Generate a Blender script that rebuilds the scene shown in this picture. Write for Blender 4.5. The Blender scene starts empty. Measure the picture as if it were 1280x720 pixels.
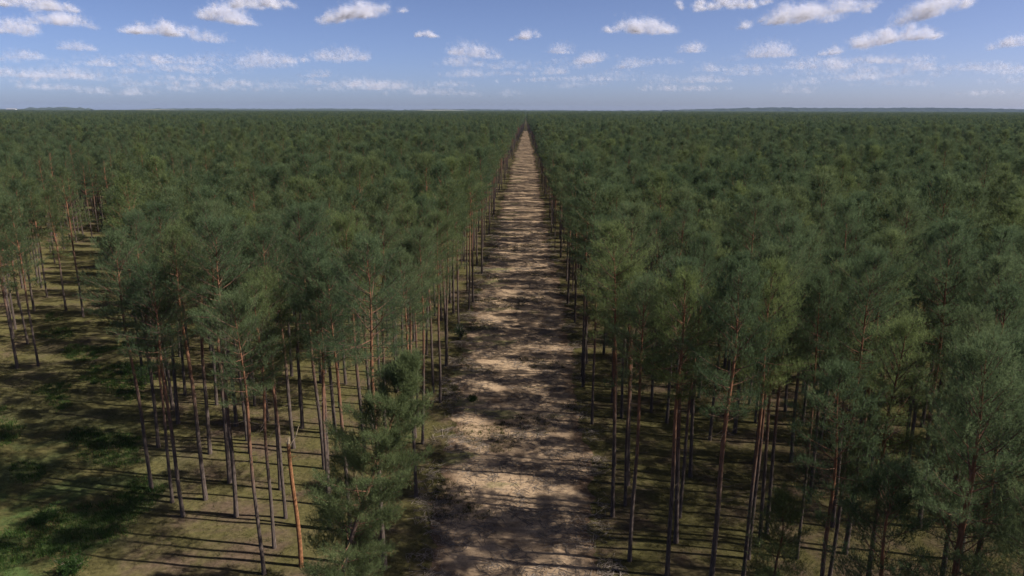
import bpy, math, random
import numpy as np
from mathutils import Vector, Matrix

R = math.radians
rng = np.random.default_rng(11)
scene = bpy.context.scene
col = scene.collection

# ------------------------------------------------------------------ camera
CAM_H = 31.0
PITCH, YAW, ROLL = 13.7, 1.05, 0.12
FPX = 914.0                                       # focal length in px of a 1280 px wide frame
cd = bpy.data.cameras.new('camera')
cd.sensor_width = 36.0
cd.lens = 36.0 * FPX / 1280.0
cd.clip_start = 0.5
cd.clip_end = 250000.0
cam = bpy.data.objects.new('camera', cd)
col.objects.link(cam)
cam.matrix_world = (Matrix.Translation((0, 0, CAM_H)) @ Matrix.Rotation(R(YAW), 4, 'Z')
                    @ Matrix.Rotation(R(90 - PITCH), 4, 'X') @ Matrix.Rotation(R(ROLL), 4, 'Z'))
scene.camera = cam

# ------------------------------------------------------------------ sky, sun, exposure
SUN_EL, SUN_AZ = 43.0, -9.0                       # azimuth counted from +X towards +Y
world = bpy.data.worlds.new('World')
scene.world = world
world.use_nodes = True
nt = world.node_tree
nt.nodes.clear()
sky = nt.nodes.new('ShaderNodeTexSky')
sky.sky_type = 'NISHITA'
sky.sun_disc = False
sky.sun_elevation = R(SUN_EL)
sky.sun_rotation = R(90 - SUN_AZ)
sky.altitude = 0
sky.air_density = 0.4
sky.dust_density = 1.05
sky.ozone_density = 3.0
tint = nt.nodes.new('ShaderNodeMixRGB')
tint.blend_type = 'MULTIPLY'
tint.inputs[0].default_value = 1.0
tint.inputs[2].default_value = (1.09, 1.01, 1.08, 1)
bg = nt.nodes.new('ShaderNodeBackground')
bg.inputs['Strength'].default_value = 0.08
wo = nt.nodes.new('ShaderNodeOutputWorld')
nt.links.new(sky.outputs[0], tint.inputs[1])
nt.links.new(tint.outputs[0], bg.inputs[0])
nt.links.new(bg.outputs[0], wo.inputs[0])

sl = bpy.data.lights.new('sun', 'SUN')
sl.energy = 5.0
sl.angle = R(0.53)
sl.color = (1.0, 0.95, 0.89)
sun = bpy.data.objects.new('sun', sl)
col.objects.link(sun)
sdir = Vector((math.cos(R(SUN_EL)) * math.cos(R(SUN_AZ)), math.cos(R(SUN_EL)) * math.sin(R(SUN_AZ)), math.sin(R(SUN_EL))))
sun.rotation_euler = sdir.to_track_quat('Z', 'Y').to_euler()
sun.location = sdir * 400

scene.view_settings.view_transform = 'Standard'
scene.view_settings.look = 'None'
scene.view_settings.exposure = 0.7
scene.view_settings.gamma = 1.0
scene.view_settings.use_curve_mapping = False
cy = scene.cycles
cy.max_bounces = 7
cy.diffuse_bounces = 5
cy.glossy_bounces = 1
cy.transmission_bounces = 6
cy.transparent_max_bounces = 110
cy.volume_bounces = 0
cy.caustics_reflective = cy.caustics_refractive = False
cy.use_denoising = True


# ------------------------------------------------------------------ helpers
def tag(o, label=None, cat=None, group=None, kind=None):
    if label: o['label'] = label
    if cat: o['category'] = cat
    if group: o['group'] = group
    if kind: o['kind'] = kind
    return o


def mesh_np(name, verts, faces, mats, attrs=None, mat_idx=None, smooth=False):
    """verts (N,3), faces (M,k) with one k per mesh."""
    me = bpy.data.meshes.new(name)
    verts = np.asarray(verts, dtype=np.float32)
    faces = np.asarray(faces, dtype=np.int32)
    k = faces.shape[1]
    me.vertices.add(len(verts))
    me.vertices.foreach_set('co', verts.ravel())
    me.loops.add(faces.size)
    me.loops.foreach_set('vertex_index', faces.ravel())
    me.polygons.add(len(faces))
    me.polygons.foreach_set('loop_start', np.arange(0, faces.size, k, dtype=np.int32))
    me.polygons.foreach_set('loop_total', np.full(len(faces), k, dtype=np.int32))
    for m in mats: me.materials.append(m)
    if mat_idx is not None: me.polygons.foreach_set('material_index', np.asarray(mat_idx, dtype=np.int32))
    me.polygons.foreach_set('use_smooth', np.full(len(faces), smooth, dtype=bool))
    for an, av in (attrs or {}).items():
        a = me.attributes.new(an, 'FLOAT', 'POINT')
        a.data.foreach_set('value', np.asarray(av, dtype=np.float32))
    me.update(calc_edges=True)
    return me


def link(name, data, parent=None):
    o = bpy.data.objects.new(name, data)
    col.objects.link(o)
    o.parent = parent
    return o


def norm(v):
    return v / np.maximum(np.linalg.norm(v, axis=-1, keepdims=True), 1e-9)


def ground_z(x, y):
    """gentle relief of the forest floor, shared by ground, track and everything standing on it"""
    x = np.asarray(x, float); y = np.asarray(y, float)
    z = 0.10 * np.sin(x * 0.21 + 1.3 * np.sin(y * 0.11)) + 0.08 * np.sin(y * 0.33 + 0.9 * np.sin(x * 0.17 + 2.0))
    z += 0.05 * np.sin(x * 0.71 + y * 0.53 + 0.4) * np.sin(y * 0.61 - x * 0.37)
    fade = np.clip((260 - np.hypot(x, y)) / 120, 0, 1)
    return z * fade


# ------------------------------------------------------------------ materials
def new_mat(name):
    m = bpy.data.materials.new(name)
    m.use_nodes = True
    m.node_tree.nodes.clear()
    out = m.node_tree.nodes.new('ShaderNodeOutputMaterial')
    return m, m.node_tree, out


def N(t, kind, **kw):
    n = t.nodes.new(kind)
    for k, v in kw.items(): setattr(n, k, v)
    return n


def ramp(t, fac, stops, interp='LINEAR'):
    r = N(t, 'ShaderNodeValToRGB')
    r.color_ramp.interpolation = interp
    e = r.color_ramp.elements
    e[0].position, e[0].color = stops[0][0], (*stops[0][1], 1)
    e[1].position, e[1].color = stops[1][0], (*stops[1][1], 1)
    for p, c in stops[2:]:
        q = e.new(p); q.color = (*c, 1)
    t.links.new(fac, r.inputs[0])
    return r.outputs[0]


def noise(t, vec, scale, detail=4, rough=0.55, dist=0.0):
    n = N(t, 'ShaderNodeTexNoise')
    n.inputs['Scale'].default_value = scale
    n.inputs['Detail'].default_value = detail
    n.inputs['Roughness'].default_value = rough
    n.inputs['Distortion'].default_value = dist
    t.links.new(vec, n.inputs['Vector'])
    return n.outputs[0]


def mix(t, fac, a, b, mode='MIX'):
    m = N(t, 'ShaderNodeMixRGB', blend_type=mode)
    for s, v in ((m.inputs[0], fac), (m.inputs[1], a), (m.inputs[2], b)):
        if hasattr(v, 'links'): t.links.new(v, s)
        elif isinstance(v, (int, float)): s.default_value = v
        else: s.default_value = (*v, 1)
    return m.outputs[0]


def math_n(t, op, a, b=0.0, clamp=False):
    m = N(t, 'ShaderNodeMath', operation=op, use_clamp=clamp)
    for s, v in ((m.inputs[0], a), (m.inputs[1], b)):
        if hasattr(v, 'links'): t.links.new(v, s)
        else: s.default_value = v
    return m.outputs[0]


def attr(t, name):
    return N(t, 'ShaderNodeAttribute', attribute_name=name).outputs['Fac']


def needle_material(name, dark, mid, light, transl=0.3):
    m, t, out = new_mat(name)
    c = ramp(t, attr(t, 'tint'), [(0.0, dark), (1.0, light), (0.5, mid)])
    rnd = N(t, 'ShaderNodeObjectInfo').outputs['Random']
    per = ramp(t, rnd, [(0.0, (0.68, 0.74, 0.76)), (1.0, (1.22, 1.16, 0.90)), (0.35, (0.92, 0.97, 0.98)), (0.7, (1.05, 1.0, 0.95))])
    c = mix(t, 1.0, c, per, 'MULTIPLY')
    d = N(t, 'ShaderNodeBsdfDiffuse'); t.links.new(c, d.inputs[0])
    tr = N(t, 'ShaderNodeBsdfTranslucent'); t.links.new(c, tr.inputs[0])
    mx = N(t, 'ShaderNodeMixShader'); mx.inputs[0].default_value = transl
    t.links.new(d.outputs[0], mx.inputs[1]); t.links.new(tr.outputs[0], mx.inputs[2])
    t.links.new(mx.outputs[0], out.inputs[0])
    return m


MAT_NEEDLE = needle_material('pine_needles', (0.074, 0.100, 0.048), (0.122, 0.160, 0.076), (0.162, 0.205, 0.094), 0.5)


def bark_material():
    m, t, out = new_mat('pine_bark')
    co = N(t, 'ShaderNodeTexCoord').outputs['Object']
    n1 = noise(t, co, 5.0, 5, 0.65)
    mp = N(t, 'ShaderNodeMapping'); mp.inputs['Scale'].default_value = (14, 14, 2.2)
    t.links.new(co, mp.inputs[0])
    n2 = noise(t, mp.outputs[0], 1.0, 4, 0.6, 0.6)
    low = ramp(t, n2, [(0.3, (0.040, 0.030, 0.025)), (0.72, (0.150, 0.115, 0.095))])
    high = ramp(t, n2, [(0.3, (0.12, 0.055, 0.030)), (0.75, (0.30, 0.150, 0.085))])
    h = attr(t, 'h')
    s = math_n(t, 'ADD', h, math_n(t, 'MULTIPLY', math_n(t, 'SUBTRACT', n1, 0.5), 0.35))
    f = ramp(t, s, [(0.30, (0, 0, 0)), (0.62, (1, 1, 1))])
    c = mix(t, f, low, high)
    b = N(t, 'ShaderNodeBump'); b.inputs['Strength'].default_value = 0.5; b.inputs['Distance'].default_value = 0.02
    t.links.new(n2, b.inputs['Height'])
    d = N(t, 'ShaderNodeBsdfDiffuse'); d.inputs['Roughness'].default_value = 0.8
    t.links.new(c, d.inputs[0]); t.links.new(b.outputs[0], d.inputs['Normal'])
    t.links.new(d.outputs[0], out.inputs[0])
    return m


MAT_BARK = bark_material()


def simple_noise_mat(name, a, b, scale=3.0, detail=4, lo=0.35, hi=0.65, bump=0.0):
    m, t, out = new_mat(name)
    co = N(t, 'ShaderNodeTexCoord').outputs['Object']
    n = noise(t, co, scale, detail)
    c = ramp(t, n, [(lo, a), (hi, b)])
    d = N(t, 'ShaderNodeBsdfDiffuse'); d.inputs['Roughness'].default_value = 0.7
    t.links.new(c, d.inputs[0])
    if bump:
        bm = N(t, 'ShaderNodeBump'); bm.inputs['Strength'].default_value = bump; bm.inputs['Distance'].default_value = 0.03
        t.links.new(n, bm.inputs['Height']); t.links.new(bm.outputs[0], d.inputs['Normal'])
    t.links.new(d.outputs[0], out.inputs[0])
    return m


MAT_SNAG = simple_noise_mat('bare_orange_wood', (0.12, 0.055, 0.028), (0.28, 0.135, 0.065), 6.0)
MAT_DEAD = simple_noise_mat('dead_wood', (0.10, 0.075, 0.06), (0.30, 0.25, 0.20), 9.0)
MAT_PALEWOOD = simple_noise_mat('fresh_split_wood', (0.40, 0.30, 0.18), (0.62, 0.50, 0.34), 9.0)


def floor_material():
    m, t, out = new_mat('forest_floor')
    co = N(t, 'ShaderNodeTexCoord').outputs['Object']
    big = noise(t, co, 0.055, 3, 0.5)
    mid = noise(t, co, 0.28, 5, 0.62, 0.4)
    fine = noise(t, co, 2.6, 5, 0.7)
    moss = ramp(t, fine, [(0.30, (0.042, 0.038, 0.015)), (0.72, (0.110, 0.094, 0.038))])
    litter = ramp(t, fine, [(0.28, (0.045, 0.032, 0.021)), (0.74, (0.125, 0.088, 0.056))])
    f = ramp(t, math_n(t, 'ADD', math_n(t, 'MULTIPLY', mid, 0.7), math_n(t, 'MULTIPLY', big, 0.3)), [(0.47, (0, 0, 0)), (0.62, (1, 1, 1))])
    c = mix(t, f, moss, litter)
    # lush grass towards the open clearing (attribute painted on the sheet by place)
    green = ramp(t, fine, [(0.28, (0.022, 0.036, 0.012)), (0.74, (0.070, 0.095, 0.030))])
    gsel = math_n(t, 'MULTIPLY', attr(t, 'lush'), ramp(t, mid, [(0.40, (0, 0, 0)), (0.56, (1, 1, 1))]))
    c = mix(t, gsel, c, green)
    # beyond the near stand the floor is only glimpsed between crowns
    b = N(t, 'ShaderNodeBump'); b.inputs['Strength'].default_value = 0.8; b.inputs['Distance'].default_value = 0.12
    t.links.new(fine, b.inputs['Height'])
    d = N(t, 'ShaderNodeBsdfDiffuse'); d.inputs['Roughness'].default_value = 0.9
    t.links.new(c, d.inputs[0]); t.links.new(b.outputs[0], d.inputs['Normal'])
    t.links.new(d.outputs[0], out.inputs[0])
    return m


def sand_material():
    m, t, out = new_mat('sandy_track_soil')
    co = N(t, 'ShaderNodeTexCoord').outputs['Object']
    mp = N(t, 'ShaderNodeMapping'); mp.inputs['Scale'].default_value = (0.55, 1.0, 1.0)
    t.links.new(co, mp.inputs[0])
    mid = noise(t, mp.outputs[0], 0.42, 6, 0.66, 0.5)
    fine = noise(t, co, 3.2, 6, 0.72)
    big = noise(t, co, 0.10, 3, 0.5)
    sand = ramp(t, fine, [(0.25, (0.22, 0.150, 0.092)), (0.75, (0.44, 0.318, 0.198))])
    brash = ramp(t, fine, [(0.28, (0.056, 0.036, 0.024)), (0.74, (0.165, 0.110, 0.070))])
    e = attr(t, 'edge')
    s = math_n(t, 'ADD', math_n(t, 'ADD', math_n(t, 'MULTIPLY', mid, 0.8), math_n(t, 'MULTIPLY', big, 0.2)), math_n(t, 'MULTIPLY', e, 0.22))
    f = ramp(t, s, [(0.48, (0, 0, 0)), (0.66, (1, 1, 1))])
    c = mix(t, f, sand, brash)
    gn = noise(t, mp.outputs[0], 0.22, 4, 0.6)
    green = ramp(t, fine, [(0.3, (0.075, 0.080, 0.028)), (0.72, (0.17, 0.165, 0.065))])
    sx_ = N(t, 'ShaderNodeSeparateXYZ'); t.links.new(co, sx_.inputs[0])
    gl = math_n(t, 'ADD', gn, math_n(t, 'MULTIPLY', math_n(t, 'ADD', sx_.outputs['X'], 3.0), -0.012))   # weeds keep to the left half
    c = mix(t, math_n(t, 'MULTIPLY', ramp(t, gl, [(0.57, (0, 0, 0)), (0.65, (1, 1, 1))]), 0.8), c, green)
    b = N(t, 'ShaderNodeBump'); b.inputs['Strength'].default_value = 0.9; b.inputs['Distance'].default_value = 0.10
    t.links.new(math_n(t, 'ADD', fine, mid), b.inputs['Height'])
    d = N(t, 'ShaderNodeBsdfDiffuse'); d.inputs['Roughness'].default_value = 0.9
    t.links.new(c, d.inputs[0]); t.links.new(b.outputs[0], d.inputs['Normal'])
    t.links.new(d.outputs[0], out.inputs[0])
    return m


# ------------------------------------------------------------------ where things are (metres; track runs along +Y)
def track_l(y): return -8.3 + 4.4 * np.clip((y - 550) / 570, 0, 1) + 0.9 * np.clip((75 - y) / 30, 0, 1) + 0.5 * np.sin(y * 0.043) + 0.35 * np.sin(y * 0.19 + 1)
def track_r(y): return 6.3 - 3.6 * np.clip((y - 550) / 570, 0, 1) + 0.45 * np.sin(y * 0.051 + 2) + 0.35 * np.sin(y * 0.23)


CLEARING = [(-29, 30), (-30.5, 54), (-36, 62), (-41, 73), (-47, 84), (-56, 103), (-66, 118), (-84, 150), (-96, 180), (-108, 186),
            (-104, 158), (-92, 138), (-80, 118), (-68, 97), (-64, 86), (-95, 84), (-110, 60), (-110, 30)]


def inside(poly, x, y):
    r = False
    j = len(poly) - 1
    for i in range(len(poly)):
        xi, yi = poly[i]; xj, yj = poly[j]
        if (yi > y) != (yj > y) and x < (xj - xi) * (y - yi) / (yj - yi) + xi: r = not r
        j = i
    return r


# ------------------------------------------------------------------ ground and track
def axis(stops):
    out = []
    for a, b, s in stops:
        n = max(1, int(round((b - a) / s)))
        out += list(np.linspace(a, b, n, endpoint=False))
    out.append(stops[-1][1])
    return np.array(out)


gx = axis([(-14000, -2000, 3000), (-2000, -300, 425), (-300, -130, 24), (-130, 60, 1.0), (60, 300, 24), (300, 2000, 425), (2000, 14000, 3000)])
gy = axis([(-3000, -200, 700), (-200, 20, 20), (20, 190, 1.0), (190, 400, 10), (400, 2000, 200), (2000, 14000, 2000)])
GX, GY = np.meshgrid(gx, gy)
GZ = ground_z(GX, GY)
nx, ny = len(gx), len(gy)
idx = np.arange(nx * ny).reshape(ny, nx)
quads = np.stack([idx[:-1, :-1], idx[:-1, 1:], idx[1:, 1:], idx[1:, :-1]], -1).reshape(-1, 4)
lush = np.zeros(nx * ny)
for i, (x, y) in enumerate(zip(GX.ravel(), GY.ravel())):
    if -115 < x < -20 and 25 < y < 190:
        d = 1.0 if inside(CLEARING, x, y) else 0.0
        near = np.clip((66 - y) / 14, 0, 1) * np.clip((-28 - x) / 5, 0, 1)
        lush[i] = max(d * np.clip(0.75 - (y - 55) / 40, 0.15, 0.75), near)
g = link('ground', mesh_np('ground', np.stack([GX, GY, GZ], -1).reshape(-1, 3), quads, [floor_material()], {'lush': lush}, smooth=True))
tag(g, kind='structure')

ty = axis([(5, 20, 1), (20, 200, 0.5), (200, 500, 2), (500, 1120, 10)])
rows, ed = [], []
NT = 30
jl = np.convolve(rng.normal(0, 1, len(ty) + 8), np.ones(3) / 3, 'same')[4:-4] * 0.55
jr = np.convolve(rng.normal(0, 1, len(ty) + 8), np.ones(3) / 3, 'same')[4:-4] * 0.55
for k, y in enumerate(ty):
    l, r_ = track_l(y) + jl[k], track_r(y) + jr[k]
    u = np.linspace(0, 1, NT)
    x = l + (r_ - l) * u
    z = ground_z(x, np.full(NT, y)) + 0.03 * np.sin(x * 3.1 + 0.6 * math.sin(y * 0.9)) * np.sin(np.pi * u) * (y < 200)
    z += 0.05 * np.minimum(1, np.minimum(u, 1 - u) * 8) + 0.004
    z[0] -= 0.06; z[-1] -= 0.06
    rows.append(np.stack([x, np.full(NT, y), z], -1))
    ed.append(np.clip(1 - np.minimum(u, 1 - u) * 7, 0, 1))
tid = np.arange(len(ty) * NT).reshape(-1, NT)
tq = np.stack([tid[:-1, :-1], tid[:-1, 1:], tid[1:, 1:], tid[1:, :-1]], -1).reshape(-1, 4)
tr = link('sandy_track', mesh_np('sandy_track', np.concatenate(rows), tq, [sand_material()], {'edge': np.concatenate(ed)}, smooth=True))
tag(tr, kind='structure')


# ------------------------------------------------------------------ pine builder
class Tubes:
    """collects tapered tubes; one mesh in the end"""
    def __init__(s): s.v, s.f, s.h, s.n = [], [], [], 0
    def add(s, pts, rad, sides, hv=None):
        pts = np.asarray(pts, float); k = len(pts)
        tan = norm(np.gradient(pts, axis=0))
        ref = np.where(np.abs(tan[:, 2:3]) > 0.9, np.array([[1.0, 0, 0]]), np.array([[0, 0, 1.0]]))
        a = norm(np.cross(tan, ref)); b = np.cross(tan, a)
        th = np.linspace(0, 2 * np.pi, sides, endpoint=False)
        ring = pts[:, None] + np.asarray(rad)[:, None, None] * (np.cos(th)[None, :, None] * a[:, None] + np.sin(th)[None, :, None] * b[:, None])
        s.v.append(ring.reshape(-1, 3))
        i = s.n + np.arange(k * sides).reshape(k, sides)
        j = np.roll(i, -1, axis=1)
        s.f.append(np.stack([i[:-1], j[:-1], j[1:], i[1:]], -1).reshape(-1, 4))
        s.h.append(np.repeat(np.zeros(k) if hv is None else np.broadcast_to(hv, k), sides))
        s.n += k * sides
    def mesh(s, name, mat): return mesh_np(name, np.concatenate(s.v), np.concatenate(s.f), [mat], {'h': np.concatenate(s.h)}, smooth=True)


def needles(P, D, tint, n, length, nl, nw, r):
    """bottle-brush shoots: one triangle per needle (or needle bundle)"""
    S = len(P)
    t = r.random((S, n, 1))
    base = P[:, None] + D[:, None] * (t * length[:, None, None])
    q = norm(r.normal(size=(S, n, 3)))
    q = norm(q - (q * D[:, None]).sum(-1, keepdims=True) * D[:, None])
    th = r.uniform(0.35, 1.05, (S, n, 1)) * (1.15 - 0.45 * t)
    d = norm(D[:, None] * np.cos(th) + q * np.sin(th))
    side = norm(np.cross(d, norm(r.normal(size=(S, n, 3)))))
    L = nl * r.uniform(0.75, 1.2, (S, n, 1))
    v = np.stack([base - side * nw / 2, base + side * nw / 2, base + d * L], 2)
    tt = np.clip(tint[:, None] + r.normal(0, 0.10, (S, n)), 0, 1)
    return v.reshape(-1, 3), np.arange(S * n * 3).reshape(-1, 3), np.repeat(tt.ravel(), 3)


def build_pine(seed, h=21.5, cb=0.66, Rm=2.4, nb=34, lod=0, lean=(0, 0), rad=0.16, dead=10, dens=1.0, flat=0.0):
    """returns trunk mesh (with limbs) and crown mesh; lod 0 near, 1 middle, 2 far"""
    r = np.random.default_rng(seed)
    T = Tubes()
    nz = (18, 10, 4)[lod]
    z = np.linspace(0, h * 0.985, nz)
    ph = r.uniform(0, 6.28, 4); am = r.uniform(0.05, 0.20)
    def axis_at(zz):
        zz = np.asarray(zz, float)
        u = zz / h
        return np.stack([lean[0] * u ** 1.4 + am * np.sin(u * 5 + ph[0]) * u + 0.10 * np.sin(u * 11 + ph[1]) * u,
                         lean[1] * u ** 1.4 + am * np.sin(u * 4.3 + ph[2]) * u + 0.10 * np.sin(u * 12 + ph[3]) * u, zz], -1)
    rr = rad * np.clip(1.0 - 0.55 * (z / h) - 0.40 * np.clip((z / h - 0.6) / 0.4, 0, 1), 0.03, 2)
    rr[0] *= 1.25
    zt = z.copy(); zt[0] = -0.25
    pts = axis_at(z); pts[0, 2] = -0.25
    T.add(pts, rr, (9, 6, 4)[lod], z / h)
    SP, SD, ST = [], [], []
    m = (9, 7, 4)[lod]
    for i in range(nb):
        t = (i + r.uniform(0, 0.9)) / nb
        zb = h * (cb + (1 - cb) * 0.96 * t ** 0.95)
        az = i * 2.399963 + r.normal(0, 0.35)
        prof = np.interp(t, [0, 0.18, 0.42, 0.7, 0.88, 1.0], [0.60, 0.92, 1.0, 0.76, 0.50, 0.16])
        L = Rm * prof * r.uniform(0.55, 1.22)
        el = R(np.interp(t, [0, 0.4, 0.8, 1], [8, 28, 48, 66]) * (1 - flat)) + r.normal(0, 0.20)
        o = axis_at(zb)
        dh = np.array([math.cos(az), math.sin(az), 0.0])
        s = np.linspace(0, 1, 5)
        curve = o + dh * (L * s * math.cos(el))[:, None] + np.array([0, 0, 1.0]) * (L * (s * math.sin(el) + 0.24 * s * s - 0.12 * s))[:, None]
        br = (0.016 + 0.016 * L / Rm) * (rad / 0.16)
        if lod < 2: T.add(curve, np.linspace(br, 0.006, 5), (5, 3)[lod], 0.5 if lod == 0 else 0.55)
        tb = np.clip(r.normal(0.45 + 0.16 * (t - 0.5), 0.24), 0, 1)
        perp = np.array([-dh[1], dh[0], 0.0])
        for k in range(m):
            u = 0.22 + 0.78 * (k + r.random()) / m
            p0 = np.array([np.interp(u, s, curve[:, c]) for c in range(3)])
            sg = 1 if (k % 2) else -1
            tl = (0.22 + 0.62 * L * (1.08 - u) * r.uniform(0.6, 1.1)) if k < m - 1 else 0.35
            fwd = r.uniform(0.55, 0.95)
            td = norm(dh * fwd * math.cos(el) + perp * sg * r.uniform(0.5, 0.9) + np.array([0, 0, 0.16 + r.uniform(-0.1, 0.28) + 0.35 * math.sin(el)]))
            p1 = p0 + td * tl
            if lod == 0: T.add(np.stack([p0, (p0 + p1) / 2 + [0, 0, 0.03], p1]), [0.012, 0.009, 0.004], 3, 0.25)
            ns = max(2, int(round((3.0 + 9.0 * tl) * (1.0, 0.85, 0.60)[lod] * dens)))
            w = r.random((ns, 1)) ** 0.7
            q = p0 + (p1 - p0) * w + r.normal(0, 0.13, (ns, 3))
            sd = norm(td * 0.6 + r.normal(0, 0.38, (ns, 3)) + np.array([0, 0, 0.85]))
            SP.append(q); SD.append(sd); ST.append(np.clip(r.normal(tb, 0.12, ns), 0, 1))
    # leader
    top = axis_at(h * 0.985)
    k = 10
    SP.append(top + np.stack([r.normal(0, 0.10, k), r.normal(0, 0.10, k), r.uniform(-0.7, 0.15, k)], -1))
    SD.append(norm(np.stack([r.normal(0, 0.4, k), r.normal(0, 0.4, k), np.ones(k)], -1))); ST.append(np.full(k, 0.6))
    # dead stubs under the crown
    if lod < 2:
        for i in range(dead if lod == 0 else dead // 2):
            zb = h * (cb - 0.02 - (cb - 0.25) * r.random() ** 2.0)
            az = r.uniform(0, 6.28); L = r.uniform(0.3, 1.7) * (0.5 + zb / h)
            o = axis_at(zb)
            e = np.array([math.cos(az), math.sin(az), r.uniform(-0.30, 0.20)])
            mid = o + e * L * 0.5 + [0, 0, -0.03 * L]
            T.add(np.stack([o, mid, o + e * L + np.array([0, 0, 0.10 * L])]), [0.022, 0.015, 0.005], 3, 0.12)
    P = np.concatenate(SP); D = np.concatenate(SD); ti = np.concatenate(ST)
    n, nl, nw = ((11, 0.165, 0.0165), (9, 0.20, 0.030), (5, 0.36, 0.115))[lod]
    ln = r.uniform(0.20, 0.38, len(P))
    v, f, tt = needles(P, D, ti, n, ln, nl, nw, r)
    return T.mesh('trunk', MAT_BARK), mesh_np('crown', v, f, [MAT_NEEDLE], {'tint': tt})


VAR0 = [build_pine(100 + i, h=hh, cb=c, Rm=rm, nb=nb_, lod=0, rad=rd) for i, (hh, c, rm, nb_, rd) in enumerate([
    (21.5, 0.64, 2.94, 42, 0.155), (22.3, 0.61, 3.28, 46, 0.17), (20.6, 0.65, 2.71, 40, 0.145), (21.8, 0.67, 3.05, 40, 0.15),
    (21.0, 0.60, 3.16, 46, 0.165), (22.8, 0.63, 3.39, 48, 0.18), (20.2, 0.62, 2.60, 40, 0.135)])]
VAR0L = [build_pine(150 + i, h=hh, cb=c, Rm=rm, nb=nb_, lod=0, rad=rd) for i, (hh, c, rm, nb_, rd) in enumerate([
    (21.6, 0.50, 3.1, 48, 0.16), (20.9, 0.47, 3.0, 48, 0.155), (22.2, 0.53, 3.3, 48, 0.17), (20.3, 0.49, 2.8, 44, 0.15)])]   # crowns reach lower in the right-hand stand
VAR1 = [build_pine(200 + i, h=hh, cb=c, Rm=rm, nb=nb_, lod=1, rad=rd) for i, (hh, c, rm, nb_, rd) in enumerate([
    (21.5, 0.63, 2.94, 40, 0.155), (22.3, 0.61, 3.28, 42, 0.17), (20.6, 0.65, 2.71, 38, 0.145), (21.8, 0.66, 3.05, 38, 0.15),
    (21.0, 0.60, 3.16, 42, 0.165), (22.8, 0.62, 3.28, 44, 0.18), (20.2, 0.62, 2.60, 38, 0.135)])]
VAR1L = [build_pine(250 + i, h=hh, cb=c, Rm=rm, nb=nb_, lod=1, rad=0.16) for i, (hh, c, rm, nb_) in enumerate([(21.5, 0.47, 3.3, 50), (20.8, 0.44, 3.1, 50), (22.2, 0.50, 3.4, 48)])]
VAR2 = [build_pine(300 + i, h=hh, cb=0.60, Rm=rm, nb=24, lod=2) for i, (hh, rm) in enumerate([(21.5, 2.5), (22.4, 2.7), (20.6, 2.3), (21.8, 2.4), (21.0, 2.6)])]

# ------------------------------------------------------------------ where the pines stand
MEASURED = [(-62.2, 83.7), (-60.2, 84.6), (-72.7, 110.4), (-67.8, 106.8), (-80.8, 118.3), (-97.3, 146.4), (-104.6, 161.3),
            (-31.3, 55.2), (-28.6, 53.2), (-26.7, 51.0), (-26.0, 53.5), (-25.1, 56.3), (-22.5, 51.0), (-17.7, 43.6), (-18.0, 46.6), (-18.5, 50.7),
            (-20.4, 55.2), (-14.7, 49.3), (-17.7, 58.9), (-15.6, 52.8), (-21.6, 62.7), (-13.0, 48.9), (-37.8, 75.7), (-34.4, 62.7),
            (-9.7, 64.3), (-10.6, 65.6), (-12.1, 73.0), (-9.2, 74.6), (-10.1, 90.1), (-9.9, 105.2), (-8.9, 112.5), (-8.6, 117.0), (-8.4, 138.9),
            (-11.2, 110.5), (-14.2, 102.2), (6.9, 82.2), (6.9, 69.2), (10.3, 90.8), (10.1, 70.8), (13.5, 72.6), (14.6, 69.7), (7.0, 115.7), (8.4, 125.0),
            (7.0, 51.7), (8.1, 59.9), (8.2, 53.3), (7.5, 45.7), (9.8, 43.9), (12.2, 51.6), (11.2, 48.0), (14.5, 58.3),
            (18.3, 49.5), (17.2, 47.6), (15.9, 46.0), (19.4, 46.2), (20.6, 43.6), (14.7, 43.2)]
BUSHY = (-11.6, 39.0)
TALL_R = (11.9, 40.9)
SNAG = (-15.4, 44.4)
NEAR_R = [(20.5, 30.5), (23.5, 33.8), (26.0, 29.5), (17.2, 37.2), (20.6, 38.6), (24.5, 38.0), (28.6, 37.0), (28.0, 42.0), (17.6, 32.2), (21.2, 26.6), (14.9, 38.2)]


def hash2(x, y): return (math.sin(x * 12.9898 + y * 78.233) * 43758.5453) % 1.0


def keep_out(x, y):
    l, r_ = float(track_l(y)) - 0.7, float(track_r(y)) + 0.5
    if y > 1120: l, r_ = -3.4, 2.2
    if l < x < r_: return True
    if y < 43 and -200 < x <= 0 and y > -15: return x > -25 or True
    if 0 < x < 14.5 and y < 41: return True
    if 0 < x < 28 and y < 40: return True             # the near right corner is set tree by tree
    if x >= 28 and y < 0.55 * x + 6 and y > 5 and x < 46: return True
    if y < 5 and abs(x) < 20: return True
    if -115 < x < -20 and y < 190 and inside(CLEARING, x, y): return True
    return False


placed = list(MEASURED) + [BUSHY, TALL_R] + NEAR_R
cell = {}
def put(x, y): cell.setdefault((int(x // 4), int(y // 4)), []).append((x, y))
for p in placed: put(*p)
def near_any(x, y, d):
    i, j = int(x // 4), int(y // 4)
    for a in (i - 1, i, i + 1):
        for b in (j - 1, j, j + 1):
            for (u, v) in cell.get((a, b), ()):
                if (u - x) ** 2 + (v - y) ** 2 < d * d: return True
    return False


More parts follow.
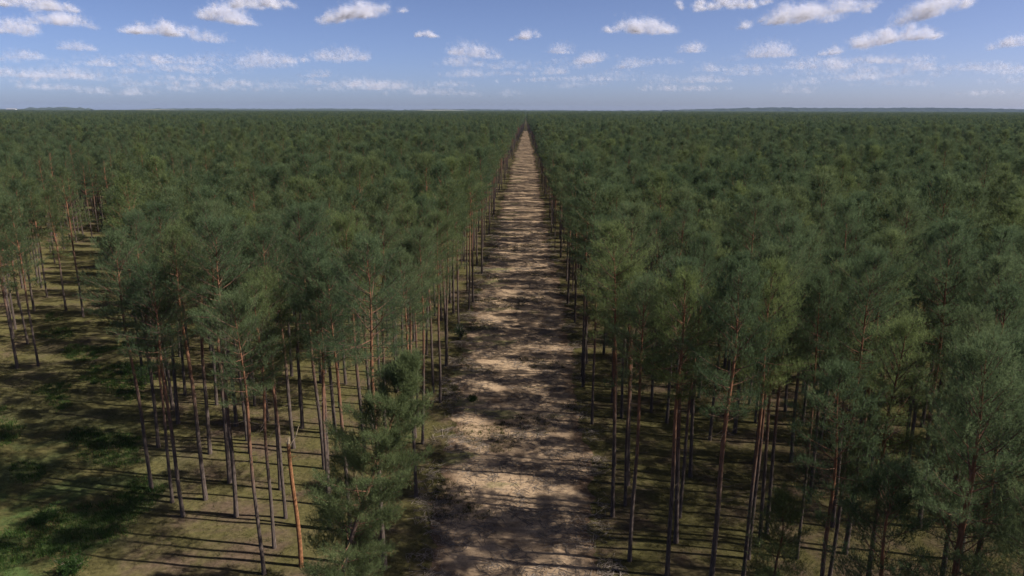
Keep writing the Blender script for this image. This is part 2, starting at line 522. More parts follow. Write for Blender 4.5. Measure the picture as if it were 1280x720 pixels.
random.seed(5)
pool = []                                             # random trees of the near stand
SPC = 4.6
for j in range(-12, int(420 / SPC)):
    for i in range(-100, 101):
        x = (i + (0.5 if j % 2 else 0) + random.uniform(-0.38, 0.38)) * SPC
        y = (j + random.uniform(-0.38, 0.38)) * SPC
        if abs(x) > 0.80 * max(y, 0) + 62: continue
        if keep_out(x, y): continue
        if -34 < x < -10 and 43 < y < 60: continue     # measured tree by tree
        if 6 < x < 16 and 40 < y < 56: continue
        if x > 31 and y < 0.62 * x + 24 and y < 48: continue  # unseen gap made in the stand so sun reaches the track
        if 7 < x < 17 and 36 < y < 80 and hash2(x * 3.1, y) < 0.22: continue
        if near_any(x, y, 2.6): continue
        put(x, y); pool.append((x, y))

ca, sa = math.cos(R(YAW)), math.sin(R(YAW))
cp, sp = math.cos(R(PITCH)), math.sin(R(PITCH))
def project(x, y, z):
    X, Y, Z = x * ca + y * sa, -x * sa + y * ca, z - CAM_H
    d = Y * cp - Z * sp
    if d < 1: return None
    return 640 + FPX * X / d, 360 - FPX * (Y * sp + Z * cp) / d, d


def in_view(x, y):
    for z in (3, 10, 15, 18, 21):
        q = project(x, y, z)
        if q and -25 < q[0] < 1305 and -5 < q[1] < 715: return True
    return False


ORD = ['first', 'second', 'third', 'fourth', 'fifth', 'sixth', 'seventh', 'eighth', 'ninth', 'tenth', 'eleventh', 'twelfth', 'thirteenth', 'fourteenth',
       'fifteenth', 'sixteenth', 'seventeenth', 'eighteenth', 'nineteenth']
TENS = {2: ('twentieth', 'twenty'), 3: ('thirtieth', 'thirty'), 4: ('fortieth', 'forty'), 5: ('fiftieth', 'fifty')}
def ordinal(n):
    if n < 20: return ORD[n - 1]
    a, b = divmod(n, 10)
    return TENS[a][0] if b == 0 else TENS[a][1] + '-' + ORD[b - 1]


def pine(name, loc, yaw, scale, meshes, label, group='pines of the stand', cat='tree'):
    x, y = loc
    e = link(name, None)
    e.location = (x, y, float(ground_z(x, y)))
    e.rotation_euler = (0.022 * math.sin(yaw * 7.1), 0.022 * math.cos(yaw * 5.3), yaw)
    e.scale = (scale[0], scale[0], scale[1])
    e.empty_display_size = 0.5
    tag(e, label, cat, group)
    link('trunk', meshes[0], e); link('crown', meshes[1], e)
    return e


# a few pines with a shape of their own
pine('pine_tree', BUSHY, 0, (1, 1), build_pine(401, h=17.2, cb=0.13, Rm=3.7, nb=76, lean=(5.0, 1.2), rad=0.17, dead=4, dens=3.0),
     'bushy leaning young pine green almost to the ground, left of the track in front')
pine('pine_tree', TALL_R, 1.0, (1, 1), build_pine(402, h=22.4, cb=0.57, Rm=3.2, nb=46, lean=(0.4, 0.3), rad=0.18, dead=22, dens=1.3),
     'tall pine with wide pale green crown and bare dead lower branches, right foreground')
for k, (p, m, lb) in enumerate(zip(NEAR_R, [
        build_pine(410, h=21.2, cb=0.36, Rm=3.9, nb=62, dens=1.25, rad=0.19, dead=22, lean=(-0.8, 0.3)), build_pine(411, h=20.4, cb=0.40, Rm=3.5, nb=54, dens=1.2, rad=0.18, dead=20),
        build_pine(412, h=20.8, cb=0.38, Rm=3.6, nb=56, dens=1.2, rad=0.18, dead=16), build_pine(413, h=17.6, cb=0.50, Rm=2.9, nb=42, dens=1.2, rad=0.15, dead=16),
        build_pine(414, h=19.8, cb=0.46, Rm=3.0, nb=46, rad=0.16, dead=16), build_pine(415, h=20.6, cb=0.46, Rm=3.1, nb=46, rad=0.17, dead=14),
        build_pine(416, h=21.4, cb=0.42, Rm=3.3, nb=50, rad=0.17, dead=12), build_pine(417, h=21.0, cb=0.45, Rm=3.1, nb=46, rad=0.17, dead=12),
        build_pine(418, h=14.6, cb=0.30, Rm=2.9, nb=46, rad=0.14, dead=8, dens=1.2), build_pine(419, h=17.2, cb=0.34, Rm=3.3, nb=52, rad=0.16, dead=14, dens=1.2),
        build_pine(420, h=9.5, cb=0.25, Rm=2.0, nb=34, rad=0.10, dead=4, dens=1.2)],
        ['big broad pine nearest the camera, filling the lower right corner', 'broad pine just behind the big one in the lower right corner',
         'close pine cut off by the right edge, low in the picture', 'shorter dark pine with upright shoots, left of the big lower right pine',
         'dense pine directly behind the shorter dark one on the right', 'full pine behind the broad lower right pair', 'low-crowned pine by the right edge, behind the lower right corner pines',
         'low-crowned pine a step farther back by the right edge, above the corner pines',
         'young bushy pine low beside the big lower right pine', 'pine cut off by the bottom edge in the lower right corner', 'smallest young pine standing low among the right foreground trunks'])):
    pine('pine_tree', p, k * 1.3, (1, 1), m, lb)

singles = [p for p in MEASURED] + [p for p in pool if in_view(*p)]
singles.sort(key=lambda p: p[0] ** 2 + p[1] ** 2)
N_SINGLE = 291
chosen = singles[:N_SINGLE]
chosen_set = set(chosen)
rest = [p for p in pool + MEASURED if p not in chosen_set]

# the two far-left pines and the trees along the track keep a name of their own; the others are told by rank and order
special = {(-62.2, 83.7): 'left one of two lone pines at the far left edge of the clearing',
           (-60.2, 84.6): 'right one of two lone pines at the far left edge of the clearing'}
bands = {}
for p in chosen:
    if p in special: continue
    x, y = p
    if x < 0: side, k = 'left', int(max(0, (-x - 8.0)) // 3.6)
    else: side, k = 'right', int(max(0, (x - 6.2)) // 3.6)
    bands.setdefault((side, k), []).append(p)
label_of = dict(special)
for (side, k), ps in bands.items():
    ps.sort(key=lambda p: p[1])
    for n, p in enumerate(ps, 1):
        if k == 0: label_of[p] = 'pine on the %s edge of the sandy track, %s from the camera' % (side, ordinal(n))
        else: label_of[p] = 'pine %s of the sandy track, %s rank back from it, %s from camera' % (side, ordinal(k + 1), ordinal(n))
for n, p in enumerate(chosen):
    d = math.hypot(*p)
    rn = hash2(*p)
    vs = VAR1L if p[0] < -52 and p[1] > 80 else VAR1 if d > 78 else (VAR0L if p[0] > 13.2 else VAR0)
    s = 0.93 + 0.14 * hash2(p[1], p[0])
    slim = 1.0
    if 12 < p[0] < 21.5 and p[1] < 52: vs, slim = VAR0, 0.80          # a tight clump of slender stems
    pine('pine_tree', p, rn * 6.283, (slim * s * (0.92 + 0.2 * hash2(p[0] + 3, p[1]))**0.5, s), vs[int(hash2(p[0] * 1.7, p[1] * 0.3) * len(vs)) % len(vs)], label_of[p])


# ------------------------------------------------------------------ scatter (stuff only)
def scatter(name, pts, variant, yaw, scl, sclz, sources, label, cat):
    """one object of kind stuff: points that carry copies of the source meshes"""
    c = bpy.data.collections.new(name + '_sources')
    for i, parts in enumerate(sources):
        if isinstance(parts, tuple):
            a, b = parts
            va = np.empty(len(a.vertices) * 3, np.float32); a.vertices.foreach_get('co', va)
            vb = np.empty(len(b.vertices) * 3, np.float32); b.vertices.foreach_get('co', vb)
            fa = np.empty(len(a.loops), np.int32); a.loops.foreach_get('vertex_index', fa)
            fb = np.empty(len(b.loops), np.int32); b.loops.foreach_get('vertex_index', fb)
            fa = fa.reshape(-1, 4); fa = np.concatenate([fa[:, [0, 1, 2]], fa[:, [0, 2, 3]]])
            fb = fb.reshape(-1, 3) + len(a.vertices)
            ha = np.empty(len(a.vertices), np.float32); a.attributes['h'].data.foreach_get('value', ha)
            tb = np.empty(len(b.vertices), np.float32); b.attributes['tint'].data.foreach_get('value', tb)
            me = mesh_np('%s_source' % name, np.concatenate([va, vb]).reshape(-1, 3), np.concatenate([fa, fb]), [a.materials[0], b.materials[0]],
                         {'h': np.concatenate([ha, np.zeros(len(tb))]), 'tint': np.concatenate([np.zeros(len(ha)), tb])},
                         np.concatenate([np.zeros(len(fa)), np.ones(len(fb))]))
        else: me = parts
        c.objects.link(bpy.data.objects.new('%s_source_%02d' % (name, i), me))
    me = bpy.data.meshes.new(name)
    me.vertices.add(len(pts)); me.vertices.foreach_set('co', np.asarray(pts, np.float32).ravel())
    a = me.attributes.new('variant', 'INT', 'POINT'); a.data.foreach_set('value', np.asarray(variant, np.int32))
    for an, av in (('yaw', yaw), ('scl', scl), ('sclz', sclz)):
        a = me.attributes.new(an, 'FLOAT', 'POINT'); a.data.foreach_set('value', np.asarray(av, np.float32))
    o = link(name, me)
    ng = bpy.data.node_groups.new(name, 'GeometryNodeTree')
    ng.interface.new_socket('Geometry', in_out='INPUT', socket_type='NodeSocketGeometry')
    ng.interface.new_socket('Geometry', in_out='OUTPUT', socket_type='NodeSocketGeometry')
    gi, go = ng.nodes.new('NodeGroupInput'), ng.nodes.new('NodeGroupOutput')
    ci = ng.nodes.new('GeometryNodeCollectionInfo'); ci.inputs['Collection'].default_value = c
    ci.inputs['Separate Children'].default_value = True; ci.inputs['Reset Children'].default_value = True
    ip = ng.nodes.new('GeometryNodeInstanceOnPoints'); ip.inputs['Pick Instance'].default_value = True
    def named(nm, ty_):
        n = ng.nodes.new('GeometryNodeInputNamedAttribute'); n.data_type = ty_; n.inputs['Name'].default_value = nm
        return n.outputs['Attribute']
    cr = ng.nodes.new('ShaderNodeCombineXYZ'); ng.links.new(named('yaw', 'FLOAT'), cr.inputs['Z'])
    cs = ng.nodes.new('ShaderNodeCombineXYZ'); sx = named('scl', 'FLOAT')
    ng.links.new(sx, cs.inputs['X']); ng.links.new(sx, cs.inputs['Y']); ng.links.new(named('sclz', 'FLOAT'), cs.inputs['Z'])
    ng.links.new(gi.outputs[0], ip.inputs['Points']); ng.links.new(ci.outputs[0], ip.inputs['Instance'])
    ng.links.new(named('variant', 'INT'), ip.inputs['Instance Index'])
    ng.links.new(cr.outputs[0], ip.inputs['Rotation']); ng.links.new(cs.outputs[0], ip.inputs['Scale'])
    ng.links.new(ip.outputs[0], go.inputs[0])
    o.modifiers.new('scatter', 'NODES').node_group = ng
    return tag(o, label, cat, kind='stuff')


# the wood behind the near stand
P_, V_, S_ = [], [], []
nv1, nv2 = len(VAR1), len(VAR2)
for (x, y) in rest:
    P_.append((x, y, float(ground_z(x, y)))); V_.append(int(hash2(x, y * 2) * nv1) % nv1 if not (x < -52 and 80 < y < 230) else nv1 + nv2 + int(hash2(x, y * 2) * 3) % 3); S_.append((1.0, 1.0))
def far_ring(y0, y1, sp_, wide, jit, sxy, var_lo, var_n):
    for j in range(int(y0 / sp_), int(y1 / sp_)):
        y = j * sp_
        half = 0.78 * y + 60
        n = int(half / sp_)
        xs = (np.arange(-n, n + 1) + (0.5 if j % 2 else 0) + rng.uniform(-jit, jit, 2 * n + 1)) * sp_
        ys = y + rng.uniform(-jit, jit, 2 * n + 1) * sp_
        for x, yy in zip(xs, ys):
            if keep_out(x, yy): continue
            P_.append((x, yy, 0.0)); V_.append(var_lo + int(rng.integers(var_n))); S_.append((sxy, 1.0))
far_ring(420, 800, 4.7, 0, 0.42, 1.05, nv1, nv2)
far_ring(800, 1600, 5.6, 0, 0.45, 1.25, nv1, nv2)
far_ring(1600, 3000, 9.0, 0, 0.48, 1.7, nv1, nv2)
far_ring(3000, 6400, 18.0, 0, 0.5, 2.8, nv1, nv2)
P_ = np.array(P_); S_ = np.array(S_)
nf = len(P_)
lowf = np.sin(P_[:, 0] * 0.031 + 1.7 * np.sin(P_[:, 1] * 0.017)) * np.sin(P_[:, 1] * 0.023 + 0.8)
sz = 0.96 + 0.06 * lowf + rng.normal(0, 0.075, nf)
scatter('pine_forest', P_, V_, rng.uniform(0, 6.283, nf), S_[:, 0] * (0.95 + rng.normal(0, 0.07, nf)), S_[:, 1] * np.clip(sz, 0.74, 1.13),
        VAR1 + VAR2 + VAR1L, 'dense dark green pine forest stretching to the horizon on both sides of the track', 'forest')

# ------------------------------------------------------------------ the snapped pine
def snag():
    e = link('snapped_pine', None)
    e.location = (*SNAG, float(ground_z(*SNAG)))
    tag(e, 'snapped bare pine trunk glowing orange in the sun, among the pines left of the track', 'tree')
    T = Tubes()
    z = np.linspace(-0.3, 9.3, 14)
    T.add(np.stack([0.05 * np.sin(z * 0.6) - 0.02 * z, 0.06 * np.sin(z * 0.4 + 1), z], -1), np.linspace(0.16, 0.115, 14) * (1 + 0.25 * (z < 0)), 10, 0.5)
    link('trunk', T.mesh('trunk', MAT_SNAG), e)
    J = Tubes()
    r = np.random.default_rng(3)
    for k in range(6):                                 # splinters where it broke
        a = k * 1.05 + r.uniform(-0.2, 0.2)
        o = np.array([-0.186 + 0.07 * math.cos(a) - 0.03, -0.06 + 0.07 * math.sin(a), 9.15])
        L = r.uniform(0.25, 0.9)
        J.add(np.stack([o, o + [0.02 * math.cos(a), 0.02 * math.sin(a), L * 0.6], o + [0.05 * math.cos(a), 0.05 * math.sin(a), L]]), [0.05, 0.03, 0.004], 4, 0)
    o = np.array([-0.19, -0.05, 9.0])
    J.add(np.stack([o, o + [0.45, 0.1, 0.75], o + [0.75, 0.15, 1.6]]), [0.05, 0.035, 0.008], 5, 0)
    link('splinters', J.mesh('splinters', MAT_PALEWOOD), e)
    for zb, a, L in ((8.2, 0.3, 0.5), (6.7, 2.5, 0.35), (5.2, 5.6, 0.4), (7.4, 4.1, 0.4)):
        B = Tubes()
        o = np.array([-0.02 * zb, 0.05, zb]); d = np.array([math.cos(a), math.sin(a), 0.25])
        B.add(np.stack([o, o + d * L * 0.6, o + d * L]), [0.03, 0.022, 0.01], 5, 0)
        link('branch_stub', B.mesh('branch_stub', MAT_SNAG), e)


snag()


# ------------------------------------------------------------------ undergrowth
MAT_GRASS = needle_material('grass_blades', (0.038, 0.040, 0.015), (0.070, 0.072, 0.026), (0.12, 0.11, 0.045), 0.35)
MAT_LUSH = needle_material('lush_leaves', (0.030, 0.055, 0.016), (0.055, 0.100, 0.028), (0.10, 0.155, 0.045), 0.35)
MAT_SHRUB = needle_material('juniper_needles', (0.022, 0.036, 0.018), (0.035, 0.055, 0.026), (0.055, 0.075, 0.035), 0.25)


def tuft(seed, n, hgt, spread, w, mat):
    r = np.random.default_rng(seed)
    P = np.stack([r.normal(0, spread * 0.5, n), r.normal(0, spread * 0.5, n), np.full(n, -0.03)], -1)
    d = norm(np.stack([r.normal(0, 0.45, n), r.normal(0, 0.45, n), np.ones(n)], -1))
    side = norm(np.cross(d, norm(r.normal(size=(n, 3)))))
    L = hgt * r.uniform(0.5, 1.15, (n, 1))
    v = np.stack([P - side * w / 2, P + side * w / 2, P + d * L], 1).reshape(-1, 3)
    return mesh_np('tuft', v, np.arange(n * 3).reshape(-1, 3), [mat], {'tint': np.repeat(r.random(n), 3)})


def lump_noise(x, y, s, ph):
    return (np.sin(x * s + 1.7 * np.sin(y * s * 0.83 + ph)) + np.sin(y * s * 1.27 + 1.3 * np.sin(x * s * 1.13 - ph)) + 0.6 * np.sin((x + y) * s * 2.1 + ph * 2)) / 2.6


def scatter_points(n, x0, x1, y0, y1, test, seed):
    r = np.random.default_rng(seed)
    x = r.uniform(x0, x1, n); y = y0 + (y1 - y0) * r.random(n) ** 1.3
    k = np.array([test(a, b) for a, b in zip(x, y)])
    x, y = x[k], y[k]
    return np.stack([x, y, ground_z(x, y)], -1), r


def on_track(x, y, m=0.0): return track_l(y) + m < x < track_r(y) - m


# dry grass and moss on the forest floor
p, r = scatter_points(42000, -70, 45, 38, 125, lambda x, y: not on_track(x, y, 0.3) and abs(x) < 0.8 * y + 5 and lump_noise(x, y, 0.45, 0.6) > -0.25, 21)
scatter('forest_floor_grass', p, r.integers(0, 3, len(p)), r.uniform(0, 6.28, len(p)), r.uniform(0.7, 1.6, len(p)), r.uniform(0.6, 1.3, len(p)),
        [tuft(51, 16, 0.16, 0.22, 0.022, MAT_GRASS), tuft(52, 14, 0.22, 0.16, 0.020, MAT_GRASS), tuft(53, 20, 0.11, 0.30, 0.026, MAT_GRASS)],
        'low olive moss and dry grass covering the forest floor', 'grass')
# lush growth in the clearing
p, r = scatter_points(26000, -85, -24, 36, 110, lambda x, y: (inside(CLEARING, x, y) or (x < -30 and y < 56)) and lump_noise(x, y, 0.33, 2.2) + 0.012 * (62 - y) > 0.0, 22)
scatter('lush_grass', p, r.integers(0, 3, len(p)), r.uniform(0, 6.28, len(p)), r.uniform(0.8, 1.9, len(p)), r.uniform(0.7, 1.5, len(p)),
        [tuft(61, 18, 0.34, 0.28, 0.035, MAT_LUSH), tuft(62, 16, 0.26, 0.34, 0.04, MAT_LUSH), tuft(63, 16, 0.45, 0.22, 0.035, MAT_LUSH)],
        'lush green grass and ferns in the clearing on the far left', 'grass')
# sparse tufts on the sand
p, r = scatter_points(20000, -9, 7, 36, 190, lambda x, y: on_track(x, y, 0.1) and lump_noise(x, y, 0.30, 4.0) - 0.05 * (x + 3.5) > 0.22, 23)
p[:, 2] += 0.05
scatter('track_grass', p, r.integers(0, 2, len(p)), r.uniform(0, 6.28, len(p)), r.uniform(0.8, 1.6, len(p)), r.uniform(0.6, 1.3, len(p)),
        [tuft(71, 18, 0.22, 0.26, 0.028, MAT_GRASS), tuft(72, 16, 0.16, 0.30, 0.03, MAT_GRASS)],
        'thin tufts of grass growing in patches on the sandy track', 'grass')


def twig_mesh(seed):
    r = np.random.default_rng(seed)
    T = Tubes()
    for k in range(7):
        o = np.array([r.normal(0, 0.35), r.normal(0, 0.35), 0.03]); a = r.uniform(0, 6.28); L = r.uniform(0.3, 1.1)
        d = np.array([math.cos(a), math.sin(a), r.uniform(-0.02, 0.14)])
        T.add(np.stack([o - d * L / 2, o + [0, 0, 0.03], o + d * L / 2 + [0.05, 0, 0]]), [0.018, 0.016, 0.006], 3, 0)
    return T.mesh('twigs', MAT_DEAD)


p, r = scatter_points(5200, -10, 8.5, 36, 210, lambda x, y: on_track(x, y, -1.2) and lump_noise(x, y, 0.7, 1.0) > -0.15, 24)
p[:, 2] += 0.05
scatter('brushwood', p, r.integers(0, 3, len(p)), r.uniform(0, 6.28, len(p)), r.uniform(0.6, 1.4, len(p)), r.uniform(0.8, 1.6, len(p)),
        [twig_mesh(81), twig_mesh(82), twig_mesh(83)], 'dry twigs and felling brash strewn over the sandy track', 'brushwood')


def shrub(loc, hgt, wid, seed, label, mat=MAT_SHRUB, n=420):
    r = np.random.default_rng(seed)
    e = link('shrub', None)
    e.location = (*loc, float(ground_z(*loc)))
    tag(e, label, 'shrub', 'shrubs between the pines')
    T = Tubes()
    P, D = [], []
    for k in range(14):
        a = r.uniform(0, 6.28); sp_ = r.uniform(0.1, 1.0) * wid / 2; hh = hgt * r.uniform(0.55, 1.0) * (1 - 0.35 * (sp_ / wid * 2) ** 2)
        tip = np.array([math.cos(a) * sp_, math.sin(a) * sp_, hh])
        T.add(np.stack([[0, 0, -0.1], tip * [0.45, 0.45, 0.55], tip]), [0.03, 0.02, 0.006], 4, 0)
        m = n // 14
        u = r.uniform(0.25, 1.0, (m, 1))
        q = tip * np.concatenate([u ** 1.3, u ** 1.3, u], 1) + r.normal(0, 0.10 * wid, (m, 3)) * [1, 1, 0.7]
        q[:, 2] = np.maximum(q[:, 2], 0.08)
        P.append(q); D.append(norm(r.normal(0, 0.6, (m, 3)) + [math.cos(a) * 0.4, math.sin(a) * 0.4, 0.6]))
    P = np.concatenate(P); D = np.concatenate(D)
    v, f, tt = needles(P, D, r.random(len(P)), 14, r.uniform(0.15, 0.3, len(P)), 0.12, 0.026, r)
    link('stems', T.mesh('stems', MAT_DEAD), e)
    link('foliage', mesh_np('foliage', v, f, [mat], {'tint': tt}), e)


shrub((-8.9, 97.0), 2.4, 2.6, 1, 'dark round juniper shrub on the left edge of the sandy track')
shrub((-44.0, 79.0), 2.2, 3.4, 2, 'bright green bush in the clearing beyond the two lone pines', MAT_LUSH, 700)
shrub((-47.5, 82.0), 1.7, 2.8, 3, 'low green bush behind the bright green bush in the clearing', MAT_LUSH, 560)
shrub((-31.0, 43.6), 1.5, 2.6, 4, 'leafy low bush at the bottom left, nearest in the grass', MAT_LUSH, 560)
shrub((-37.0, 50.0), 1.2, 2.2, 5, 'small leafy bush in the lush grass at lower left', MAT_LUSH, 420)
shrub((15.8, 41.9), 2.2, 2.2, 6, 'young green pine sapling under the right foreground pines', MAT_NEEDLE, 420)
shrub((-5.6, 74.5), 0.7, 1.3, 7, 'small green sapling clump on the left half of the sand', MAT_LUSH, 260)


# ------------------------------------------------------------------ horizon: wooded rises, fields, a barn
def ridge(name, y0, x0, x1, top, depth, mat, seed, kind='structure', rough=2.0, step=40):
    r = np.random.default_rng(seed)
    xs = np.arange(x0, x1 + step, step)
    n = len(xs)
    base = np.array([top((x - x0) / (x1 - x0)) for x in xs]) + r.normal(0, rough, n)
    v = []
    for k, (fy, fz) in enumerate(((-0.5, 0), (-0.18, 0.75), (0, 1.0), (0.2, 0.8), (0.6, 0))):
        jit = r.normal(0, rough * 0.6, n) * (fz > 0)
        v.append(np.stack([xs, np.full(n, y0 + fy * depth) + r.normal(0, depth * 0.03, n), np.maximum(-2, base * fz + jit)], -1))
    i = np.arange(5 * n).reshape(5, n)
    q = np.stack([i[:-1, :-1], i[:-1, 1:], i[1:, 1:], i[1:, :-1]], -1).reshape(-1, 4)
    o = link(name, mesh_np(name, np.concatenate(v), q, [mat]))
    tag(o, kind=kind)
    return o


MAT_WOOD_FAR = simple_noise_mat('far_woodland', (0.022, 0.032, 0.018), (0.050, 0.062, 0.034), 0.02, 5)
MAT_FIELD = simple_noise_mat('pale_field', (0.14, 0.14, 0.09), (0.22, 0.21, 0.15), 0.004, 3)
sm = lambda a, b, u: float(np.clip((u - a) / (b - a), 0, 1) ** 2 * (3 - 2 * np.clip((u - a) / (b - a), 0, 1)))
ridge('hills', 8600, 1600, 8600, lambda u: 33 + 30 * sm(0.0, 0.2, u) - 26 * sm(0.30, 0.85, u) + 4 * math.sin(u * 17), 900, MAT_WOOD_FAR, 1)
ridge('hills', 8900, -8600, -1300, lambda u: 31 + 9 * math.sin(u * 9 + 1) + 5 * math.sin(u * 23), 900, MAT_WOOD_FAR, 2)
ridge('hills', 9300, -1500, 2000, lambda u: 30 + 5 * math.sin(u * 7), 700, MAT_WOOD_FAR, 3)
ridge('hills', 7600, -5150, -4450, lambda u: 30 + 16 * math.sin(u * 3.14) ** 0.7, 300, MAT_WOOD_FAR, 4, rough=4)
ridge('field', 8100, -1250, -560, lambda u: 29 * math.sin(u * 3.14) ** 0.25, 600, MAT_FIELD, 5, rough=0.2)
ridge('field', 8000, -4300, -3600, lambda u: 27 * math.sin(u * 3.14) ** 0.3, 600, MAT_FIELD, 6, rough=0.2)

MAT_WHITE = simple_noise_mat('white_render', (0.70, 0.69, 0.66), (0.80, 0.79, 0.76), 0.1)
MAT_ROOF = simple_noise_mat('grey_roof', (0.20, 0.19, 0.19), (0.30, 0.29, 0.28), 0.2)
barn = link('barn', None)
barn.location = (-4570, 6600, 0)
tag(barn, 'long white barn far off on the horizon at the left edge', 'building')
w, d, hh, rf = 42, 12, 27, 7
vb = [(-w, -d, -1), (w, -d, -1), (w, d, -1), (-w, d, -1), (-w, -d, hh), (w, -d, hh), (w, d, hh), (-w, d, hh)]
link('wall', mesh_np('wall', vb, [(0, 1, 5, 4), (1, 2, 6, 5), (2, 3, 7, 6), (3, 0, 4, 7)], [MAT_WHITE]), barn)
vr = [(-w - 1, -d - 1, hh), (w + 1, -d - 1, hh), (w + 1, 0, hh + rf), (-w - 1, 0, hh + rf), (-w - 1, d + 1, hh), (w + 1, d + 1, hh)]
link('roof', mesh_np('roof', vr, [(0, 1, 2, 3), (3, 2, 5, 4)], [MAT_ROOF]), barn)

# ------------------------------------------------------------------ clouds: real puffs of drops at cloud height
def cloud_material():
    """drops thin enough to let most light by"""
    m, t, out = new_mat('cloud_drops')
    d = N(t, 'ShaderNodeBsdfDiffuse'); d.inputs[0].default_value = (0.89, 0.89, 0.95, 1)
    tr_ = N(t, 'ShaderNodeBsdfTranslucent'); tr_.inputs[0].default_value = (0.89, 0.89, 0.95, 1)
    mx = N(t, 'ShaderNodeMixShader'); mx.inputs[0].default_value = 0.5
    t.links.new(d.outputs[0], mx.inputs[1]); t.links.new(tr_.outputs[0], mx.inputs[2])
    tp = N(t, 'ShaderNodeBsdfTransparent')
    m2 = N(t, 'ShaderNodeMixShader'); m2.inputs[0].default_value = CLOUD_ALPHA
    t.links.new(tp.outputs[0], m2.inputs[1]); t.links.new(mx.outputs[0], m2.inputs[2])
    t.links.new(m2.outputs[0], out.inputs[0])
    return m


CLOUD_ALPHA = 0.03
MAT_CLOUD = cloud_material()


def cloud_verts(w, h, dep, tilt, thick, facet, seed):
    """flat-based heap of puffs, each a cloud of small drops; w, h, dep in metres"""
    r = np.random.default_rng(seed)
    k = int(np.clip(10 + 14 * w / h / 3, 10, 34))
    cx = r.normal(0, 0.24, k).clip(-0.46, 0.46)
    env = np.clip(1 - (np.abs(cx) / 0.52) ** 2.0, 0.12, 1)
    rad = h * r.uniform(0.20, 0.42, k) * (0.5 + 0.5 * env)
    cz = r.uniform(0.08, 0.85, k) ** 1.2 * (h - rad) * env * r.uniform(0.6, 1, k)
    cyy = r.normal(0, 0.22, k) * dep
    area = math.pi / 4 * w * h
    n = int(thick / CLOUD_ALPHA * area / (0.43 * facet * facet * 0.5))
    n = min(n, 40000)
    pick = r.choice(k, n, p=rad ** 2 / (rad ** 2).sum())
    u = norm(r.normal(size=(n, 3))) * (r.random((n, 1)) ** 0.55) * (rad[pick, None] * (1 + 0.25 * np.abs(r.normal(size=(n, 1))) * (r.random((n, 1)) < 0.5) * 2.0))
    P = np.stack([cx[pick] * w, cyy[pick], cz[pick]], -1) + u * [1.25, 1.2, 0.9]
    P += 0.06 * h * np.sin(P[:, [2, 0, 1]] / (0.11 * h) + r.uniform(0, 6, 3)) + 0.03 * h * np.sin(P[:, [1, 2, 0]] / (0.045 * h) + r.uniform(0, 6, 3))
    low = P[:, 2] < 0
    P[low, 2] = np.abs(P[low, 2]) * 0.35
    P[:, 2] += tilt * P[:, 0]
    a = norm(r.normal(size=(n, 3))); b = norm(np.cross(a, norm(r.normal(size=(n, 3)))))
    c = np.cross(a, b) * 0
    s = facet * r.uniform(0.6, 1.4, (n, 1))
    v = np.stack([P + a * s * 0.58, P - a * s * 0.29 + b * s * 0.5, P - a * s * 0.29 - b * s * 0.5], 1)
    return v.reshape(-1, 3)


def cloud_mesh(name, v): return mesh_np(name, v, np.arange(len(v)).reshape(-1, 3), [MAT_CLOUD])


def cloud_spot(px, py):
    """a point at cloud height in the direction the photograph shows the cloud"""
    u, v = (px - 640) / FPX, -(py - 360) / FPX
    X, Y, Z = u, cp + v * sp, -sp + v * cp
    x, y = X * ca - Y * sa, X * sa + Y * ca
    t = (1350.0 - CAM_H) / max(Z, 0.018)
    return np.array([x * t, y * t, CAM_H + Z * t]), t


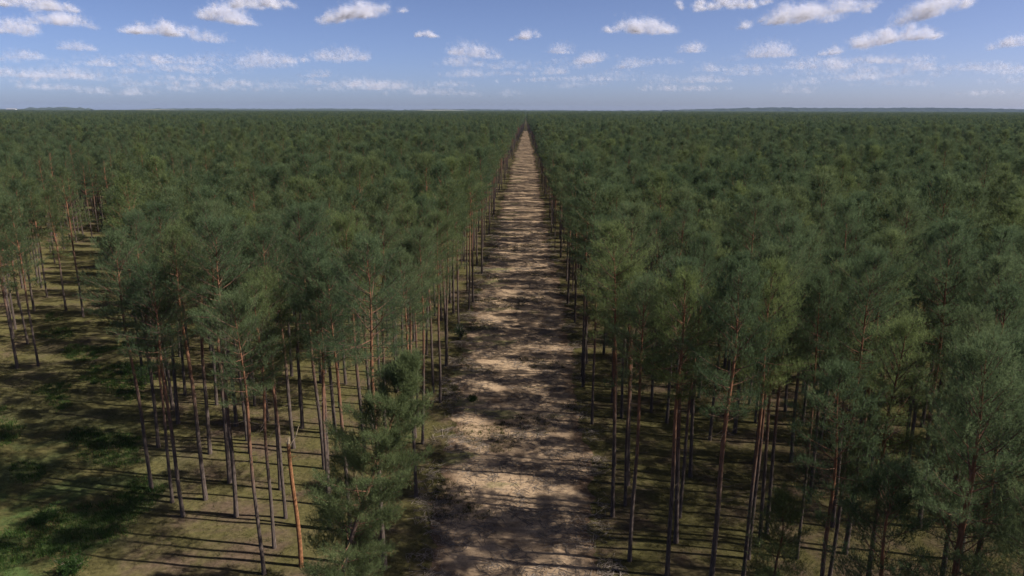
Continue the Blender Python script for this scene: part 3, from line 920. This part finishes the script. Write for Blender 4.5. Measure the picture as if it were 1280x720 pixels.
CLOUDS = [(40, 10, 80, 18, 0.0, 2.2, 'long white cloud in the top left corner'), (18, 42, 56, 20, 0.0, 1.3, 'soft cloud at the left edge, below the corner cloud'),
          (80, 32, 62, 17, -.05, 1.7, 'flat cloud right below the top left corner cloud'), (212, 44, 76, 18, -.04, 1.8, 'long low cloud left of the tall bright puff'),
          (170, 42, 34, 15, 0.0, 1.5, 'small puff at the left end of the long low cloud'), (283, 27, 54, 26, -.05, 2.6, 'tall bright puff over a grey veil, upper left'),
          (262, 52, 52, 15, -.03, 0.6, 'thin grey veil hanging under the tall bright puff'), (318, 8, 90, 16, 0.04, 2.2, 'wide cloud touching the top edge, upper left'),
          (92, 63, 42, 12, 0.0, 1.2, 'small flat cloud over the far left forest'), (30, 74, 46, 14, 0.0, 0.8, 'faint cloud low at the left edge'),
          (130, 83, 40, 12, 0.0, 0.7, 'faint low cloud below the small flat one'), (205, 79, 44, 12, 0.0, 0.8, 'faint low cloud under the long low cloud'),
          (452, 22, 102, 22, 0.16, 2.4, 'long bright cloud rising to its right end, upper left of the track'), (332, 84, 84, 24, 0.0, 0.9, 'ragged pale cloud left, low above the forest'),
          (428, 75, 90, 20, 0.03, 1.3, 'broad flat cloud below the long rising one'), (533, 46, 28, 10, 0.0, 1.8, 'tiny bright cloud just right of the rising cloud'),
          (588, 70, 72, 22, -.08, 1.6, 'heaped cloud straight above the left forest edge of the track'), (657, 48, 38, 13, 0.12, 1.4, 'small wispy cloud above the end of the track'),
          (703, 66, 34, 19, 0.0, 1.0, 'small soft puff right of the track end'), (742, 77, 60, 18, 0.10, 1.4, 'cloud rising rightwards, low right of the track'),
          (788, 84, 44, 16, 0.05, 0.9, 'faint cloud joined to the low rising one'), (690, 92, 60, 12, 0.0, 0.6, 'very faint streak low above the track end'),
          (802, 40, 84, 22, -.03, 2.4, 'bright solitary cloud high right of the track'), (903, 8, 100, 14, 0.0, 2.2, 'flat cloud cut by the top edge, right of centre'),
          (864, 64, 42, 17, 0.06, 1.3, 'small cloud between the solitary and the round one'), (886, 88, 46, 12, 0.0, 0.7, 'faint cloud low under the small one at right'),
          (964, 70, 62, 27, 0.0, 1.6, 'round heaped cloud at right, mid height'), (1000, 85, 40, 14, 0.0, 1.0, 'little cloud at the foot of the round heaped one'),
          (1008, 22, 138, 26, 0.12, 2.3, 'longest bright cloud at the top, rising to the right'), (1158, 20, 76, 26, 0.28, 2.2, 'tall bright head of the slanting cloud, top right'),
          (1098, 54, 118, 20, 0.18, 1.6, 'slanting tail trailing down left of the bright head, top right'), (1142, 48, 46, 20, 0.05, 1.8, 'white puff under the bright head, top right'),
          (1045, 84, 60, 18, 0.0, 1.0, 'pale cloud under the slanting tail'), (1150, 86, 56, 16, 0.0, 0.7, 'faint cloud low under the white puff'),
          (1268, 56, 50, 15, 0.08, 1.7, 'bright cloud at the right edge'), (1236, 86, 60, 12, 0.0, 0.6, 'faint cloud low at the right edge')]
for k, (px, py, w, h, tilt, thick, lb) in enumerate(CLOUDS):
    c0, t = cloud_spot(px, py)
    dist = float(np.linalg.norm(c0 - [0, 0, CAM_H]))
    m = dist / FPX * 1.02                                   # metres per pixel of the photo at that distance
    v = cloud_verts(w * m, h * m, w * m * 0.8, tilt, thick * (0.40 if py < 56 else 0.24), (5.0 if w > 70 else 4.2 if w > 45 else 3.4) * m, 500 + k)  # low far clouds made thinner, standing in for haze over them
    o = link('cloud', cloud_mesh('cloud', v))
    o.location = c0
    o.rotation_euler = (0, 0, math.atan2(-c0[0], c0[1]))
    tag(o, lb, 'cloud', 'fair-weather clouds')
# the hazy band of far clouds that run together above the horizon
r = np.random.default_rng(77)
vv = []
for k in range(110):
    px, py = r.uniform(-120, 1400), r.uniform(74, 120)
    c0, t = cloud_spot(px, py)
    m = float(np.linalg.norm(c0 - [0, 0, CAM_H])) / FPX
    v = cloud_verts(r.uniform(30, 120) * m, r.uniform(6, 16) * m, 40 * m, r.normal(0, 0.03), r.uniform(0.03, 0.13), 5.0 * m, 900 + k)
    a = math.atan2(-c0[0], c0[1])
    M3 = np.array([[math.cos(a), math.sin(a), 0], [-math.sin(a), math.cos(a), 0], [0, 0, 1]])
    vv.append(v @ M3 + c0)
vv = np.concatenate(vv)
o = link('far_clouds', cloud_mesh('far_clouds', vv))
tag(o, 'band of faint far clouds running together low over the horizon', 'clouds', kind='stuff')

# ------------------------------------------------------------------ haze
m, t, out = new_mat('haze_air')
pv = N(t, 'ShaderNodeVolumePrincipled')
pv.inputs['Color'].default_value = (0.50, 0.64, 0.92, 1)
pv.inputs['Density'].default_value = 3.0e-5
t.links.new(pv.outputs[0], out.inputs['Volume'])
x0, x1, y0, y1, z0, z1 = -13500, 13500, -2900, 11000, -4, 75
hv = [(x, y, z) for z in (z0, z1) for y in (y0, y1) for x in (x0, x1)]
hz = link('haze', mesh_np('haze', hv, [(0, 2, 3, 1), (4, 5, 7, 6), (0, 1, 5, 4), (2, 6, 7, 3), (0, 4, 6, 2), (1, 3, 7, 5)], [m]))
tag(hz, 'thin blue haze in the air over the whole forest', 'haze', kind='stuff')
